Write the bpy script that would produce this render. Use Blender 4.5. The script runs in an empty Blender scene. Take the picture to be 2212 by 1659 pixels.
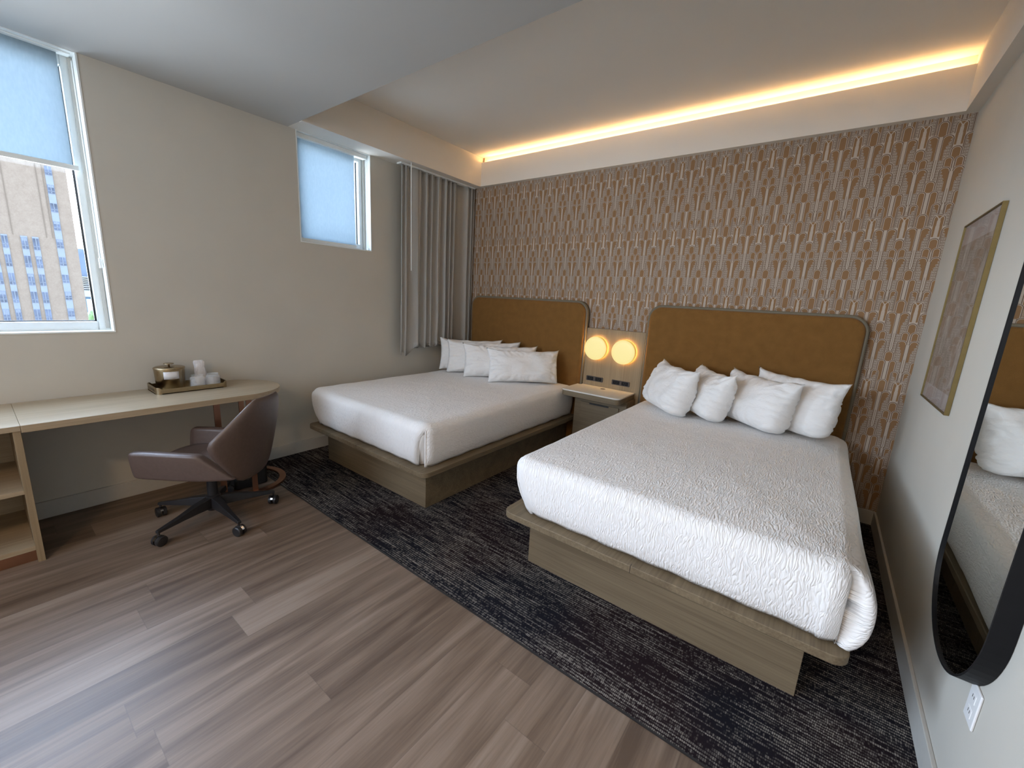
import bpy, bmesh, math, random
from mathutils import Vector, Matrix, noise
R = math.radians
scene = bpy.context.scene
COL = scene.collection

# ------------------------------------------------------------------ camera, sky, exposure
W_PX, H_PX = 2212, 1659
CF, YAW, PITCH, ROLL = 886.73, 0.6415, -0.205, 0.0545
CPOS = Vector((3.6885, -3.8659, 1.5))
fw = Vector((-math.sin(YAW)*math.cos(PITCH), math.cos(YAW)*math.cos(PITCH), math.sin(PITCH)))
rt0 = fw.cross(Vector((0, 0, 1))).normalized(); up0 = rt0.cross(fw)
rt = rt0*math.cos(ROLL) + up0*math.sin(ROLL); up = -rt0*math.sin(ROLL) + up0*math.cos(ROLL)
cam = bpy.data.cameras.new('camera'); cam.sensor_width = 36; cam.lens = CF/W_PX*36; cam.clip_start = .02; cam.clip_end = 600
co = bpy.data.objects.new('camera', cam); COL.objects.link(co)
M = Matrix.Identity(4)
for i, c in enumerate((rt, up, -fw)):
    for j in range(3): M[j][i] = c[j]
M.translation = CPOS; co.matrix_world = M
scene.camera = co
vs = scene.view_settings
vs.view_transform = 'Standard'; vs.look = 'None'; vs.exposure = 1.05; vs.gamma = 1; vs.use_curve_mapping = False
scene.cycles.use_denoising = True
scene.cycles.max_bounces = 10; scene.cycles.diffuse_bounces = 7; scene.cycles.transparent_max_bounces = 16
scene.cycles.caustics_reflective = False; scene.cycles.caustics_refractive = False
scene.cycles.sample_clamp_indirect = 6
SKY_W, SKY_E = 15.5, 1.8
world = bpy.data.worlds.new('sky'); scene.world = world; world.use_nodes = True
wn = world.node_tree.nodes; bg = wn['Background']
wl = world.node_tree.links
tc = wn.new('ShaderNodeTexCoord'); sp = wn.new('ShaderNodeSeparateXYZ'); rp = wn.new('ShaderNodeValToRGB'); rs_ = wn.new('ShaderNodeMapRange')
wl.new(tc.outputs['Generated'], sp.inputs[0]); wl.new(sp.outputs['Z'], rp.inputs[0])
rp.color_ramp.elements[0].position = 0.0; rp.color_ramp.elements[0].color = (.80, .895, 1, 1)
rp.color_ramp.elements[1].position = .6; rp.color_ramp.elements[1].color = (.56, .73, 1, 1)
# hazy sky, bright on the window side (sun behind the tower) and dimmer on the other
wl.new(sp.outputs['X'], rs_.inputs[0])
for i_, v_ in zip((1, 2, 3, 4), (-.75, .75, SKY_W, SKY_E)): rs_.inputs[i_].default_value = v_
wl.new(rp.outputs[0], bg.inputs[0]); wl.new(rs_.outputs[0], bg.inputs[1])
def portal(name, y0, y1, z0, z1):
    l = bpy.data.lights.new(name, 'AREA'); l.shape = 'RECTANGLE'; l.size = z1-z0; l.size_y = y1-y0; l.cycles.is_portal = True
    o = bpy.data.objects.new(name, l); COL.objects.link(o)
    o.matrix_world = Matrix(((0, 0, -1, -.22), (0, 1, 0, (y0+y1)/2), (1, 0, 0, (z0+z1)/2), (0, 0, 0, 1)))
W1Y0, W1Y1, W1Z0 = -6.2, -3.285, 1.146  # left end lies out of view, stretched to let in more daylight
W2Y0, W2Y1, W2Z0 = -2.05, -1.357, 1.877
ZL, ZC, YL = 2.75, 3.07, -2.11
RW = 4.2; YB = -6.6
portal('window_portal', W1Y0, W1Y1, W1Z0, ZL)
portal('window_portal', W2Y0, W2Y1, W2Z0, ZL)
W3X0, W3X1, W3Z0 = .35, 2.35, 1.45  # added unseen window behind the viewer, lights the foot ends of the beds
_l = bpy.data.lights.new('window_portal', 'AREA'); _l.shape = 'RECTANGLE'; _l.size = W3X1-W3X0; _l.size_y = ZL-W3Z0; _l.cycles.is_portal = True
_o = bpy.data.objects.new('window_portal', _l); COL.objects.link(_o); _o.location = ((W3X0+W3X1)/2, YB-.22, (W3Z0+ZL)/2); _o.rotation_euler = (R(90), 0, 0)

# ------------------------------------------------------------------ node helpers
class NT:
    def __init__(s, name):
        s.m = bpy.data.materials.new(name); s.m.use_nodes = True; s.t = s.m.node_tree; s.n = s.t.nodes; s.l = s.t.links
        s.b = s.n['Principled BSDF']
    def link(s, v, sock):
        if isinstance(v, bpy.types.NodeSocket): s.l.new(v, sock)
        elif isinstance(v, (tuple, list)) and len(v) == 3 and sock.type == 'RGBA': sock.default_value = (*v, 1)
        else: sock.default_value = v
    def math(s, op, a, b=None, c=None, clamp=False):
        n = s.n.new('ShaderNodeMath'); n.operation = op; n.use_clamp = clamp
        s.link(a, n.inputs[0])
        if b is not None: s.link(b, n.inputs[1])
        if c is not None: s.link(c, n.inputs[2])
        return n.outputs[0]
    def pos(s):
        g = s.n.new('ShaderNodeNewGeometry'); return g.outputs['Position']
    def objc(s):
        return s.n.new('ShaderNodeTexCoord').outputs['Object']
    def uv(s):
        return s.n.new('ShaderNodeTexCoord').outputs['UV']
    def xyz(s, v):
        n = s.n.new('ShaderNodeSeparateXYZ'); s.l.new(v, n.inputs[0]); return n.outputs
    def comb(s, x, y, z):
        n = s.n.new('ShaderNodeCombineXYZ')
        for i, k in enumerate((x, y, z)): s.link(k, n.inputs[i])
        return n.outputs[0]
    def scale(s, v, sc):
        n = s.n.new('ShaderNodeVectorMath'); n.operation = 'MULTIPLY'; s.l.new(v, n.inputs[0]); n.inputs[1].default_value = sc
        return n.outputs[0]
    def noise(s, v, scale=1, detail=3, rough=.5, dist=0):
        n = s.n.new('ShaderNodeTexNoise'); s.l.new(v, n.inputs['Vector'])
        n.inputs['Scale'].default_value = scale; n.inputs['Detail'].default_value = detail
        n.inputs['Roughness'].default_value = rough; n.inputs['Distortion'].default_value = dist
        return n.outputs[0]
    def white(s, v):
        n = s.n.new('ShaderNodeTexWhiteNoise'); n.noise_dimensions = '3D'; s.l.new(v, n.inputs['Vector']); return n.outputs['Value']
    def ramp(s, f, *stops):
        n = s.n.new('ShaderNodeValToRGB'); s.link(f, n.inputs[0]); e = n.color_ramp.elements
        while len(e) < len(stops): e.new(.5)
        for i, (p, c) in enumerate(stops): e[i].position = p; e[i].color = (*c, 1)
        return n.outputs[0]
    def mix(s, f, a, b, mode='MIX'):
        n = s.n.new('ShaderNodeMix'); n.data_type = 'RGBA'; n.blend_type = mode
        s.link(f, n.inputs[0]); s.link(a, n.inputs[6]); s.link(b, n.inputs[7]); return n.outputs[2]
    def mixf(s, f, a, b):
        n = s.n.new('ShaderNodeMix'); n.data_type = 'FLOAT'
        s.link(f, n.inputs[0]); s.link(a, n.inputs[2]); s.link(b, n.inputs[3]); return n.outputs[0]
    def bump(s, h, strength=.3, dist=.002):
        n = s.n.new('ShaderNodeBump'); s.l.new(h, n.inputs['Height']); n.inputs['Strength'].default_value = strength
        n.inputs['Distance'].default_value = dist; s.l.new(n.outputs[0], s.b.inputs['Normal'])
    def set(s, **k):
        for a, v in k.items(): s.link(v, s.b.inputs[a.replace('_', ' ')])
        return s

def plain(name, col, rough=.5, metal=0, spec=.5, noise_amt=.06, nscale=40, bump=0, bscale=300, **k):
    t = NT(name); p = t.objc()
    f = t.noise(p, nscale, 3)
    c1 = tuple(x*(1-noise_amt) for x in col); c2 = tuple(min(1, x*(1+noise_amt)) for x in col)
    t.set(Base_Color=t.ramp(f, (.3, c1), (.7, c2)), Roughness=rough, Metallic=metal, **k)
    t.b.inputs['Specular IOR Level'].default_value = spec
    if bump: t.bump(t.noise(p, bscale, 2), bump, .001)
    return t.m

def wood(name, c1, c2, axis='x', rough=.55, fine=120):
    t = NT(name); p = t.pos()
    lo, hi = 1.6, fine
    sc = {'x': (lo, hi, hi), 'y': (hi, lo, hi), 'z': (hi, hi, lo)}[axis]
    a = t.noise(t.scale(p, sc), 1, 4, .6, .4)
    sc2 = {'x': (1.2, 14, 14), 'y': (14, 1.2, 14), 'z': (14, 14, 1.2)}[axis]
    b = t.noise(t.scale(p, sc2), 1, 2, .5, .6)
    f = t.math('ADD', t.math('MULTIPLY', a, .6), t.math('MULTIPLY', b, .4))
    t.set(Base_Color=t.ramp(f, (.36, c1), (.64, c2)), Roughness=rough)
    t.b.inputs['Specular IOR Level'].default_value = .35
    t.bump(a, .15, .001)
    return t.m

MAT = {}
def build_materials():
    MAT['wall'] = plain('wall_paint', (.55, .532, .478), .85, spec=.2, noise_amt=.02, nscale=3, bump=.12, bscale=450)
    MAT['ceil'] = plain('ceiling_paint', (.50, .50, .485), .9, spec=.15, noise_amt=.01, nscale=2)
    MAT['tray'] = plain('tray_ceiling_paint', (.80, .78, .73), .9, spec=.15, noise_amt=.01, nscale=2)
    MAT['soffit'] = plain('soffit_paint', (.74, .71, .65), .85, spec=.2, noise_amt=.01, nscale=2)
    MAT['trim'] = plain('trim_paint', (.50, .49, .455), .6, spec=.3, noise_amt=.02)
    MAT['frame_white'] = plain('window_frame_white', (.78, .82, .82), .45, noise_amt=.01)
    MAT['oak_x'] = wood('grey_oak_x', (.135, .100, .060), (.215, .165, .102), 'x')
    MAT['oak_y'] = wood('grey_oak_y', (.135, .100, .060), (.215, .165, .102), 'y')
    MAT['oak_z'] = wood('grey_oak_z', (.24, .175, .10), (.34, .26, .155), 'z')
    MAT['desk_y'] = wood('pale_oak_y', (.33, .262, .175), (.44, .36, .25), 'y', .38)
    MAT['desk_z'] = wood('pale_oak_z', (.25, .19, .115), (.33, .255, .16), 'z')
    MAT['copper'] = plain('copper_metal', (.42, .22, .14), .33, 1, noise_amt=.12, nscale=8)
    MAT['brass'] = plain('brushed_brass', (.40, .315, .20), .27, 1, noise_amt=.05, nscale=60, Anisotropic=.6)
    MAT['darkbrass'] = plain('dark_bronze', (.16, .11, .06), .35, 1, noise_amt=.1)
    MAT['gold'] = plain('gold_frame', (.26, .20, .09), .5, 1, noise_amt=.05)
    MAT['black'] = plain('black_plastic', (.016, .015, .016), .45, noise_amt=.1)
    MAT['blackmetal'] = plain('black_satin_metal', (.008, .008, .009), .5, spec=.15)
    MAT['chrome'] = plain('chrome', (.7, .7, .7), .15, 1, noise_amt=.02)
    MAT['bronzeplate'] = plain('dark_bronze_plate', (.045, .035, .03), .4, noise_amt=.1)
    MAT['leather'] = plain('mauve_brown_leather', (.098, .067, .055), .42, noise_amt=.08, nscale=60, bump=.1, bscale=500)
    MAT['pillow'] = plain('white_cotton', (.86, .86, .85), .9, spec=.15, noise_amt=.01, Sheen_Weight=.1)
    t = NT('white_cotton_creased'); p = t.objc()
    a = t.noise(t.scale(p, (9, 9, 16)), 1, 3, .5, .8); b_ = t.noise(t.scale(p, (30, 30, 55)), 1, 2, .5, .8)
    t.set(Base_Color=(.86, .86, .855), Roughness=.9, Sheen_Weight=.1); t.b.inputs['Specular IOR Level'].default_value = .15
    t.bump(t.math('ADD', a, t.math('MULTIPLY', b_, .4)), .42, .018); MAT['pillow'] = t.m
    MAT['sheet'] = plain('white_sheet', (.76, .75, .73), .9, spec=.15, noise_amt=.01)
    MAT['quartz'] = plain('white_stone_top', (.72, .70, .64), .35, noise_amt=.02)
    MAT['outlet_white'] = plain('white_plastic', (.78, .79, .80), .4, noise_amt=.01)
    MAT['shell'] = plain('exterior_shell', (.3, .3, .3), .9)
    MAT['bin'] = plain('black_bin_plastic', (.01, .01, .01), .6)
    # weave upholstery of the headboards
    t = NT('tan_wool_upholstery'); p = t.pos()
    a = t.noise(p, 420, 2, .7); b = t.noise(p, 14, 3)
    f = t.math('ADD', t.math('MULTIPLY', a, .7), t.math('MULTIPLY', b, .3))
    t.set(Base_Color=t.ramp(f, (.32, (.165, .080, .022)), (.68, (.26, .130, .037))), Roughness=.95, Sheen_Weight=.15)
    t.b.inputs['Specular IOR Level'].default_value = .1
    t.bump(a, .3, .002); MAT['uph'] = t.m
    MAT['uph_rim'] = plain('taupe_upholstery_rim', (.20, .175, .13), .95, spec=.1, noise_amt=.12, nscale=300)
    # curtain
    t = NT('grey_curtain_fabric'); p = t.pos()
    a = t.noise(t.scale(p, (300, 300, 300)), 1, 2)
    t.set(Base_Color=t.ramp(a, (.3, (.35, .345, .325)), (.7, (.41, .405, .385))), Roughness=.95)
    t.b.inputs['Specular IOR Level'].default_value = .1
    t.bump(a, .15, .001); MAT['curtain'] = t.m
    # coverlet: crinkled matelasse
    t = NT('white_matelasse'); u = t.uv()
    w = t.noise(t.scale(u, (14, 14, 14)), 1, 2)
    uu = t.xyz(u)
    x = t.math('ADD', t.math('MULTIPLY', uu[0], 88.0), t.math('MULTIPLY', w, 3.0))
    y = t.math('MULTIPLY', uu[1], 22.0)
    n1 = t.noise(t.comb(x, y, 0.0), 1, 1, .4, .25)
    rdg = t.math('MULTIPLY', t.math('ABSOLUTE', t.math('SUBTRACT', n1, .5)), 4.5, clamp=True)
    rdg = t.math('POWER', rdg, .7)
    t.set(Base_Color=(.86, .85, .84), Roughness=.9, Sheen_Weight=.1)
    t.b.inputs['Specular IOR Level'].default_value = .15
    t.bump(rdg, .5, .0055); MAT['coverlet'] = t.m
    # floor planks along y
    t = NT('vinyl_plank_floor'); p = t.pos(); c = t.xyz(p)
    PW, PL = .18, 1.22
    rx = t.math('DIVIDE', t.math('SUBTRACT', c[0], 1.55), PW)
    row = t.math('FLOOR', rx); fx = t.math('FRACT', rx)
    off = t.white(t.comb(row, 3.0, 0.0))
    ry = t.math('ADD', t.math('DIVIDE', c[1], PL), t.math('MULTIPLY', off, 7.3))
    cell = t.math('FLOOR', ry); fy = t.math('FRACT', ry)
    tone = t.white(t.comb(row, cell, 1.0))
    seed = t.math('MULTIPLY', tone, 37.0)
    g1 = t.noise(t.comb(t.math('MULTIPLY', c[0], 16), t.math('MULTIPLY', c[1], 1.1), seed), 1, 3, .55, .5)
    g2 = t.noise(t.comb(t.math('MULTIPLY', c[0], 130), t.math('MULTIPLY', c[1], 4.0), seed), 1, 3, .6, .3)
    f = t.math('ADD', t.math('ADD', t.math('MULTIPLY', g1, .62), t.math('MULTIPLY', g2, .22)), t.math('MULTIPLY', tone, .16))
    colr = t.ramp(f, (.34, (.095, .062, .042)), (.47, (.160, .112, .079)), (.55, (.205, .148, .108)), (.66, (.262, .200, .152)))
    ex = t.math('MINIMUM', fx, t.math('SUBTRACT', 1.0, fx)); ey = t.math('MINIMUM', fy, t.math('SUBTRACT', 1.0, fy))
    gx = t.math('LESS_THAN', ex, .006); gy = t.math('LESS_THAN', ey, .0011)
    gap = t.math('MAXIMUM', gx, gy)
    colr = t.mix(t.math('MULTIPLY', gap, .35), colr, (.08, .06, .045))
    t.set(Base_Color=colr, Roughness=t.math('ADD', .40, t.math('MULTIPLY', g2, .12)))
    t.b.inputs['Specular IOR Level'].default_value = .5
    t.bump(t.math('SUBTRACT', g2, gap), .12, .001); MAT['floor'] = t.m
    # carpet: dark, rows of short pale dashes along x
    t = NT('striated_carpet'); p = t.pos(); c = t.xyz(p)
    wob = t.noise(t.comb(t.math('MULTIPLY', c[0], 2.5), t.math('MULTIPLY', c[1], 6), 0.0), 1, 1)
    yy = t.math('ADD', t.math('DIVIDE', c[1], .0135), t.math('MULTIPLY', wob, 1.6))
    r_ = t.math('FLOOR', yy); fy = t.math('FRACT', yy)
    roff = t.white(t.comb(r_, 0.0, 2.0))
    xx = t.math('ADD', t.math('DIVIDE', c[0], .0066), t.math('MULTIPLY', roff, 9.0))
    k = t.math('FLOOR', xx); fx = t.math('FRACT', xx)
    cellr = t.white(t.comb(k, r_, 4.0)); cell2 = t.white(t.comb(k, r_, 9.0))
    band = t.noise(t.comb(t.math('MULTIPLY', c[0], 6.5), t.math('MULTIPLY', r_, .83), 0.0), 1, 2)
    big = t.noise(t.comb(t.math('MULTIPLY', c[0], 1.6), t.math('MULTIPLY', c[1], 4.5), 7.0), 1, 2)
    inten = t.math('MULTIPLY', t.math('SUBTRACT', t.math('ADD', t.math('MULTIPLY', band, 1.3), t.math('ADD', t.math('MULTIPLY', cellr, .26), t.math('MULTIPLY', big, .7))), .98), 2.2, clamp=True)
    mx = t.math('LESS_THAN', t.math('ABSOLUTE', t.math('SUBTRACT', fx, .5)), .32)
    my = t.math('LESS_THAN', t.math('ABSOLUTE', t.math('SUBTRACT', fy, t.math('ADD', .42, t.math('MULTIPLY', cell2, .16)))), t.math('ADD', .21, t.math('MULTIPLY', t.math('MULTIPLY', roff, cellr), .26)))
    mask = t.math('MULTIPLY', t.math('MULTIPLY', t.math('ADD', .25, t.math('MULTIPLY', mx, .75)), my), inten)
    tint = t.ramp(t.noise(p, 1.7, 1), (.42, (.012, .012, .017)), (.62, (.019, .012, .014)))
    colr = t.mix(mask, tint, (.30, .275, .245))
    t.set(Base_Color=colr, Roughness=1.0)
    t.b.inputs['Specular IOR Level'].default_value = .05
    t.bump(t.math('ADD', mask, t.noise(p, 600, 1)), .5, .003); MAT['carpet'] = t.m
    wallpaper_material()
    # translucent roller shade
    t = NT('roller_shade_fabric'); p = t.pos(); a = t.noise(t.scale(p, (90, 90, 30)), 1, 2)
    d = t.n.new('ShaderNodeBsdfDiffuse'); d.inputs[0].default_value = (.62, .74, .80, 1)
    tr = t.n.new('ShaderNodeBsdfTranslucent'); t.link(t.ramp(a, (.3, (.26, .30, .325)), (.7, (.295, .335, .36))), tr.inputs[0])
    tp = t.n.new('ShaderNodeBsdfTransparent'); tp.inputs[0].default_value = (.75, .9, 1, 1)
    m1 = t.n.new('ShaderNodeMixShader'); m1.inputs[0].default_value = .75
    t.l.new(d.outputs[0], m1.inputs[1]); t.l.new(tr.outputs[0], m1.inputs[2])
    m2 = t.n.new('ShaderNodeMixShader'); m2.inputs[0].default_value = .035
    t.l.new(m1.outputs[0], m2.inputs[1]); t.l.new(tp.outputs[0], m2.inputs[2])
    t.l.new(m2.outputs[0], t.n['Material Output'].inputs[0]); MAT['shade'] = t.m
    # thin window glass
    def glass(name, gl, tcol=(1, 1, 1)):
        t = NT(name)
        tp = t.n.new('ShaderNodeBsdfTransparent'); tp.inputs[0].default_value = (*tcol, 1)
        g = t.n.new('ShaderNodeBsdfGlossy'); g.inputs['Roughness'].default_value = .02
        fr = t.n.new('ShaderNodeFresnel'); fr.inputs[0].default_value = 1.5
        k = t.math('MULTIPLY', fr.outputs[0], gl, clamp=True)
        m = t.n.new('ShaderNodeMixShader'); t.l.new(k, m.inputs[0]); t.l.new(tp.outputs[0], m.inputs[1]); t.l.new(g.outputs[0], m.inputs[2])
        t.l.new(m.outputs[0], t.n['Material Output'].inputs[0]); return t.m
    MAT['glass'] = glass('window_glass', .6, (.95, .955, .96))
    MAT['artglass'] = glass('picture_glass', .5)
    # mirror
    t = NT('mirror_silver'); t.set(Base_Color=(.80, .82, .80), Metallic=1.0, Roughness=.01); MAT['mirror'] = t.m
    # lamp opal
    def emis(name, col, st, base=(.9, .85, .7)):
        t = NT(name); t.set(Base_Color=base, Roughness=.4); t.b.inputs['Emission Color'].default_value = (*col, 1)
        t.b.inputs['Emission Strength'].default_value = st; return t.m
    MAT['opal'] = emis('lit_opal_glass', (1, .85, .34), .42, (.14, .12, .08))
    MAT['opal_side'] = emis('lit_opal_side', (1, .58, .12), .30, (.15, .10, .04))
    MAT['halo'] = emis('added_halo_ring', (1, .55, .18), 34.0)  # hidden emitter added behind each wall lamp
    MAT['led'] = emis('warm_led_strip', (1, .56, .23), 18.0)
    MAT['fill_glow'] = emis('warm_fill_diffuser', (1, .66, .38), 44.0)  # glow of the added fill light behind the viewer
    # ice bucket bag / cups
    t = NT('clear_plastic_wrap')
    t.set(Base_Color=(.92, .94, .96), Roughness=.18, Alpha=.22); t.bump(t.noise(t.objc(), 55, 3), .9, .01); MAT['wrap'] = t.m
    t = NT('clear_bag'); t.set(Base_Color=(.85, .85, .88), Roughness=.25, Alpha=.75); t.bump(t.noise(t.objc(), 40, 2), .8, .01); MAT['bag'] = t.m
    # art print: pale mottled field between pale mat bands
    t = NT('art_print'); p = t.pos(); c = t.xyz(p)
    n1 = t.noise(t.scale(p, (1, 9, 5)), 1, 6, .7, 1.2); n2 = t.noise(p, 26, 4, .7)
    f = t.math('ADD', t.math('MULTIPLY', n1, .65), t.math('MULTIPLY', n2, .35))
    field = t.ramp(f, (.36, (.28, .24, .195)), (.46, (.43, .36, .30)), (.54, (.50, .41, .36)), (.64, (.74, .68, .60)))
    inz = t.math('MULTIPLY', t.math('GREATER_THAN', c[2], 1.165), t.math('LESS_THAN', c[2], 1.90))
    t.set(Base_Color=t.mix(inz, (.66, .60, .59), field), Roughness=.6); MAT['art'] = t.m
    # exterior
    t = NT('tan_brick_facade'); p = t.pos(); n1 = t.noise(p, .9, 6, .7); n2 = t.noise(p, 6, 3)
    f = t.math('ADD', t.math('MULTIPLY', n1, .5), t.math('MULTIPLY', n2, .5))
    t.set(Base_Color=t.ramp(f, (.3, (.175, .132, .098)), (.7, (.245, .195, .15))), Roughness=.95); MAT['brick'] = t.m
    MAT['pilaster'] = plain('brick_pilaster', (.15, .115, .085), .95)
    MAT['spandrel'] = plain('blue_grey_spandrel', (.17, .195, .235), .5, nscale=.6)
    MAT['ext_glass'] = plain('dark_window_glass', (.075, .095, .14), .35, noise_amt=.5, nscale=.5)
    MAT['blind'] = plain('window_blind', (.16, .185, .23), .8)
    MAT['blue_tower'] = plain('blue_glass_tower', (.12, .16, .22), .5, noise_amt=.25, nscale=.2)
    MAT['white_bldg'] = plain('white_concrete', (.36, .38, .39), .9)
    MAT['teal_bldg'] = plain('teal_panels', (.15, .34, .32), .8)
    MAT['leaf'] = plain('tree_leaves', (.13, .24, .09), .9, noise_amt=.5, nscale=1.5)
    MAT['ground'] = plain('street_ground', (.22, .22, .21), .9)

def wallpaper_material():
    t = NT('arch_wallpaper'); c = t.xyz(t.pos())
    PX, PZ = .166, .548
    # group: arch layer.  value 0 = pale ground, .5 = dark outline, 1 = rust fill
    u = t.math('PINGPONG', t.math('SUBTRACT', c[0], 3.731 - PX*30), PX/2)      # distance from column A, folded
    w = t.math('SUBTRACT', t.math('FLOORED_MODULO', t.math('SUBTRACT', c[2], 2.101 - PZ*8), PZ), PZ)
    ub = t.math('SUBTRACT', PX/2, u)
    val = [0.0]
    def paint(mask, v): val[0] = t.mixf(mask, val[0], v)
    def AND(a, b): return t.math('MULTIPLY', a, b)
    def arch(U, C, T, RR, B, fringe=0):
        dv = t.math('MAXIMUM', t.math('SUBTRACT', w, T-RR), 0.0)
        du = t.math('SUBTRACT', U, C)
        dist = t.math('SQRT', t.math('ADD', t.math('MULTIPLY', du, du), t.math('MULTIPLY', dv, dv)))
        s = t.math('SUBTRACT', RR, dist)
        mask = AND(t.math('GREATER_THAN', s, 0.0), t.math('GREATER_THAN', w, B))
        fill = t.math('GREATER_THAN', s, .0102)
        dark = AND(t.math('GREATER_THAN', s, .0024), t.math('LESS_THAN', s, .0066))
        v = t.math('ADD', fill, t.math('MULTIPLY', dark, .5))
        if fringe:
            depth = t.math('MAXIMUM', t.math('SUBTRACT', T-.024, w), 0.0)
            scal = t.math('MULTIPLY', t.math('ABSOLUTE', t.math('SINE', t.math('MULTIPLY', w, 3.1416/.021))), .0085)
            fwd = t.math('ADD', t.math('MULTIPLY', depth, fringe), scal)
            side = t.math('SUBTRACT', RR-.0072, du)
            fwd = t.math('ADD', t.math('MINIMUM', fwd, .0300), t.math('MULTIPLY', t.math('GREATER_THAN', depth, .125), .03))
            infr = AND(t.math('LESS_THAN', side, fwd), t.math('GREATER_THAN', s, .0070))
            # pearls: small dark ticks near the rim, little rings inside
            tick = AND(t.math('GREATER_THAN', t.math('SINE', t.math('MULTIPLY', w, 6.2832/.0075)), .45), t.math('LESS_THAN', t.math('ABSOLUTE', t.math('SUBTRACT', side, .0045)), .0022))
            rx = t.math('SUBTRACT', t.math('FLOORED_MODULO', t.math('SUBTRACT', side, .008), .0125), .0062); rz = t.math('SUBTRACT', t.math('FLOORED_MODULO', w, .016), .008)
            rr = t.math('SQRT', t.math('ADD', t.math('MULTIPLY', rx, rx), t.math('MULTIPLY', rz, rz)))
            ring = t.math('LESS_THAN', t.math('ABSOLUTE', t.math('SUBTRACT', rr, .0042)), .0011)
            orn = t.math('ADD', .13, t.math('MULTIPLY', t.math('MAXIMUM', tick, ring), .34))
            v = t.mixf(infr, v, orn)
        paint(mask, v)
    def post(U, top, bot, hw=.0115):
        m = AND(AND(t.math('LESS_THAN', w, top), t.math('GREATER_THAN', w, bot)), t.math('LESS_THAN', U, hw))
        line = t.math('MULTIPLY', t.math('GREATER_THAN', U, hw-.0032), .5)
        core = t.math('MULTIPLY', AND(t.math('LESS_THAN', U, .0022), t.math('LESS_THAN', w, bot+(top-bot)*.45)), .25)
        paint(m, t.math('ADD', line, core))
    # lower stem of the fan, at the very top of the cell
    paint(AND(t.math('LESS_THAN', ub, .022), t.math('GREATER_THAN', w, -.066)), t.math('GREATER_THAN', ub, .0095))
    # the plain arch of the row above runs down behind the twin arches
    sC = t.math('SUBTRACT', .0275, u)
    vC = t.math('ADD', t.math('GREATER_THAN', sC, .0102), t.math('MULTIPLY', AND(t.math('GREATER_THAN', sC, .0024), t.math('LESS_THAN', sC, .0066)), .5))
    paint(AND(t.math('GREATER_THAN', sC, 0.0), t.math('GREATER_THAN', w, -.05)), vC)
    arch(u, .033, -.001, .030, -.31, .36)
    post(u, -.012, -.256)
    arch(ub, 0.0, -.071, .028, -.16)
    arch(ub, .025, -.131, .024, -.24)
    arch(ub, .031, -.189, .0295, -.47, .36)
    post(ub, -.22, -.404)
    arch(u, 0.0, -.266, .0285, -.34)
    arch(u, .029, -.329, .0235, -.60)
    arch(ub, .030, -.405, .0225, -.60, .55)
    post(ub, -.415, -.475, .009)
    arch(ub, 0.0, -.473, .032, -.60)
    # Y inside the fan
    yv = t.math('SUBTRACT', w, -.505)
    yl = t.math('LESS_THAN', t.math('ABSOLUTE', t.math('SUBTRACT', ub, t.math('MAXIMUM', t.math('MULTIPLY', yv, .75), .003))), .003)
    paint(AND(AND(yl, t.math('GREATER_THAN', w, -.548)), t.math('LESS_THAN', t.math('ADD', ub, w), -.458)), 0.0)
    paint(AND(t.math('LESS_THAN', ub, .008), t.math('LESS_THAN', w, -.515)), 0.0)
    arch(u, 0.0, -.467, .0275, -.60)
    p = t.pos(); nz = t.noise(p, 260, 2); nb = t.noise(t.scale(p, (5, 5, 5)), 1, 1)
    pale = t.ramp(nz, (.3, (.46, .388, .318)), (.7, (.56, .475, .395)))
    dark = t.ramp(nz, (.3, (.145, .088, .054)), (.7, (.195, .122, .078)))
    rust = t.mix(nb, (.27, .152, .070), (.30, .165, .080))
    c1 = t.mix(t.math('MULTIPLY', val[0], 2.0, clamp=True), pale, dark)
    c2 = t.mix(t.math('MULTIPLY', t.math('SUBTRACT', val[0], .5), 2.0, clamp=True), c1, rust)
    t.set(Base_Color=c2, Roughness=.75); t.b.inputs['Specular IOR Level'].default_value = .25
    MAT['wallpaper'] = t.m

build_materials()

# ------------------------------------------------------------------ mesh helpers
def wloc(o):
    v = Vector((0, 0, 0))
    while o is not None: v += o.location; o = o.parent
    return v

def link_mesh(name, verts, faces, mat, parent=None, loc=None, smooth=False, bevel=0, uvs=None, solid=0, subsurf=0):
    me = bpy.data.meshes.new(name)
    base = wloc(parent) if parent else Vector(loc or (0, 0, 0))
    me.from_pydata([tuple(Vector(v)-base) for v in verts], [], faces)
    if uvs:
        l = me.uv_layers.new(name='UVMap')
        for poly in me.polygons:
            for li in poly.loop_indices: l.data[li].uv = uvs[me.loops[li].vertex_index]
    bm = bmesh.new(); bm.from_mesh(me)
    if not uvs: bmesh.ops.remove_doubles(bm, verts=bm.verts, dist=1e-5)
    bmesh.ops.recalc_face_normals(bm, faces=bm.faces); bm.to_mesh(me); bm.free()
    me.materials.append(MAT[mat] if isinstance(mat, str) else mat)
    if smooth:
        for p in me.polygons: p.use_smooth = True
    o = bpy.data.objects.new(name, me); COL.objects.link(o)
    if parent: o.parent = parent
    else: o.location = base
    if solid:
        m = o.modifiers.new('solid', 'SOLIDIFY'); m.thickness = solid; m.offset = 0
    if bevel:
        m = o.modifiers.new('bevel', 'BEVEL'); m.width = bevel; m.segments = 3; m.limit_method = 'ANGLE'; m.angle_limit = R(35)
        for p in me.polygons: p.use_smooth = True
        m2 = o.modifiers.new('wn', 'WEIGHTED_NORMAL')
    if subsurf:
        m = o.modifiers.new('sub', 'SUBSURF'); m.levels = m.render_levels = subsurf
    return o

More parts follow.
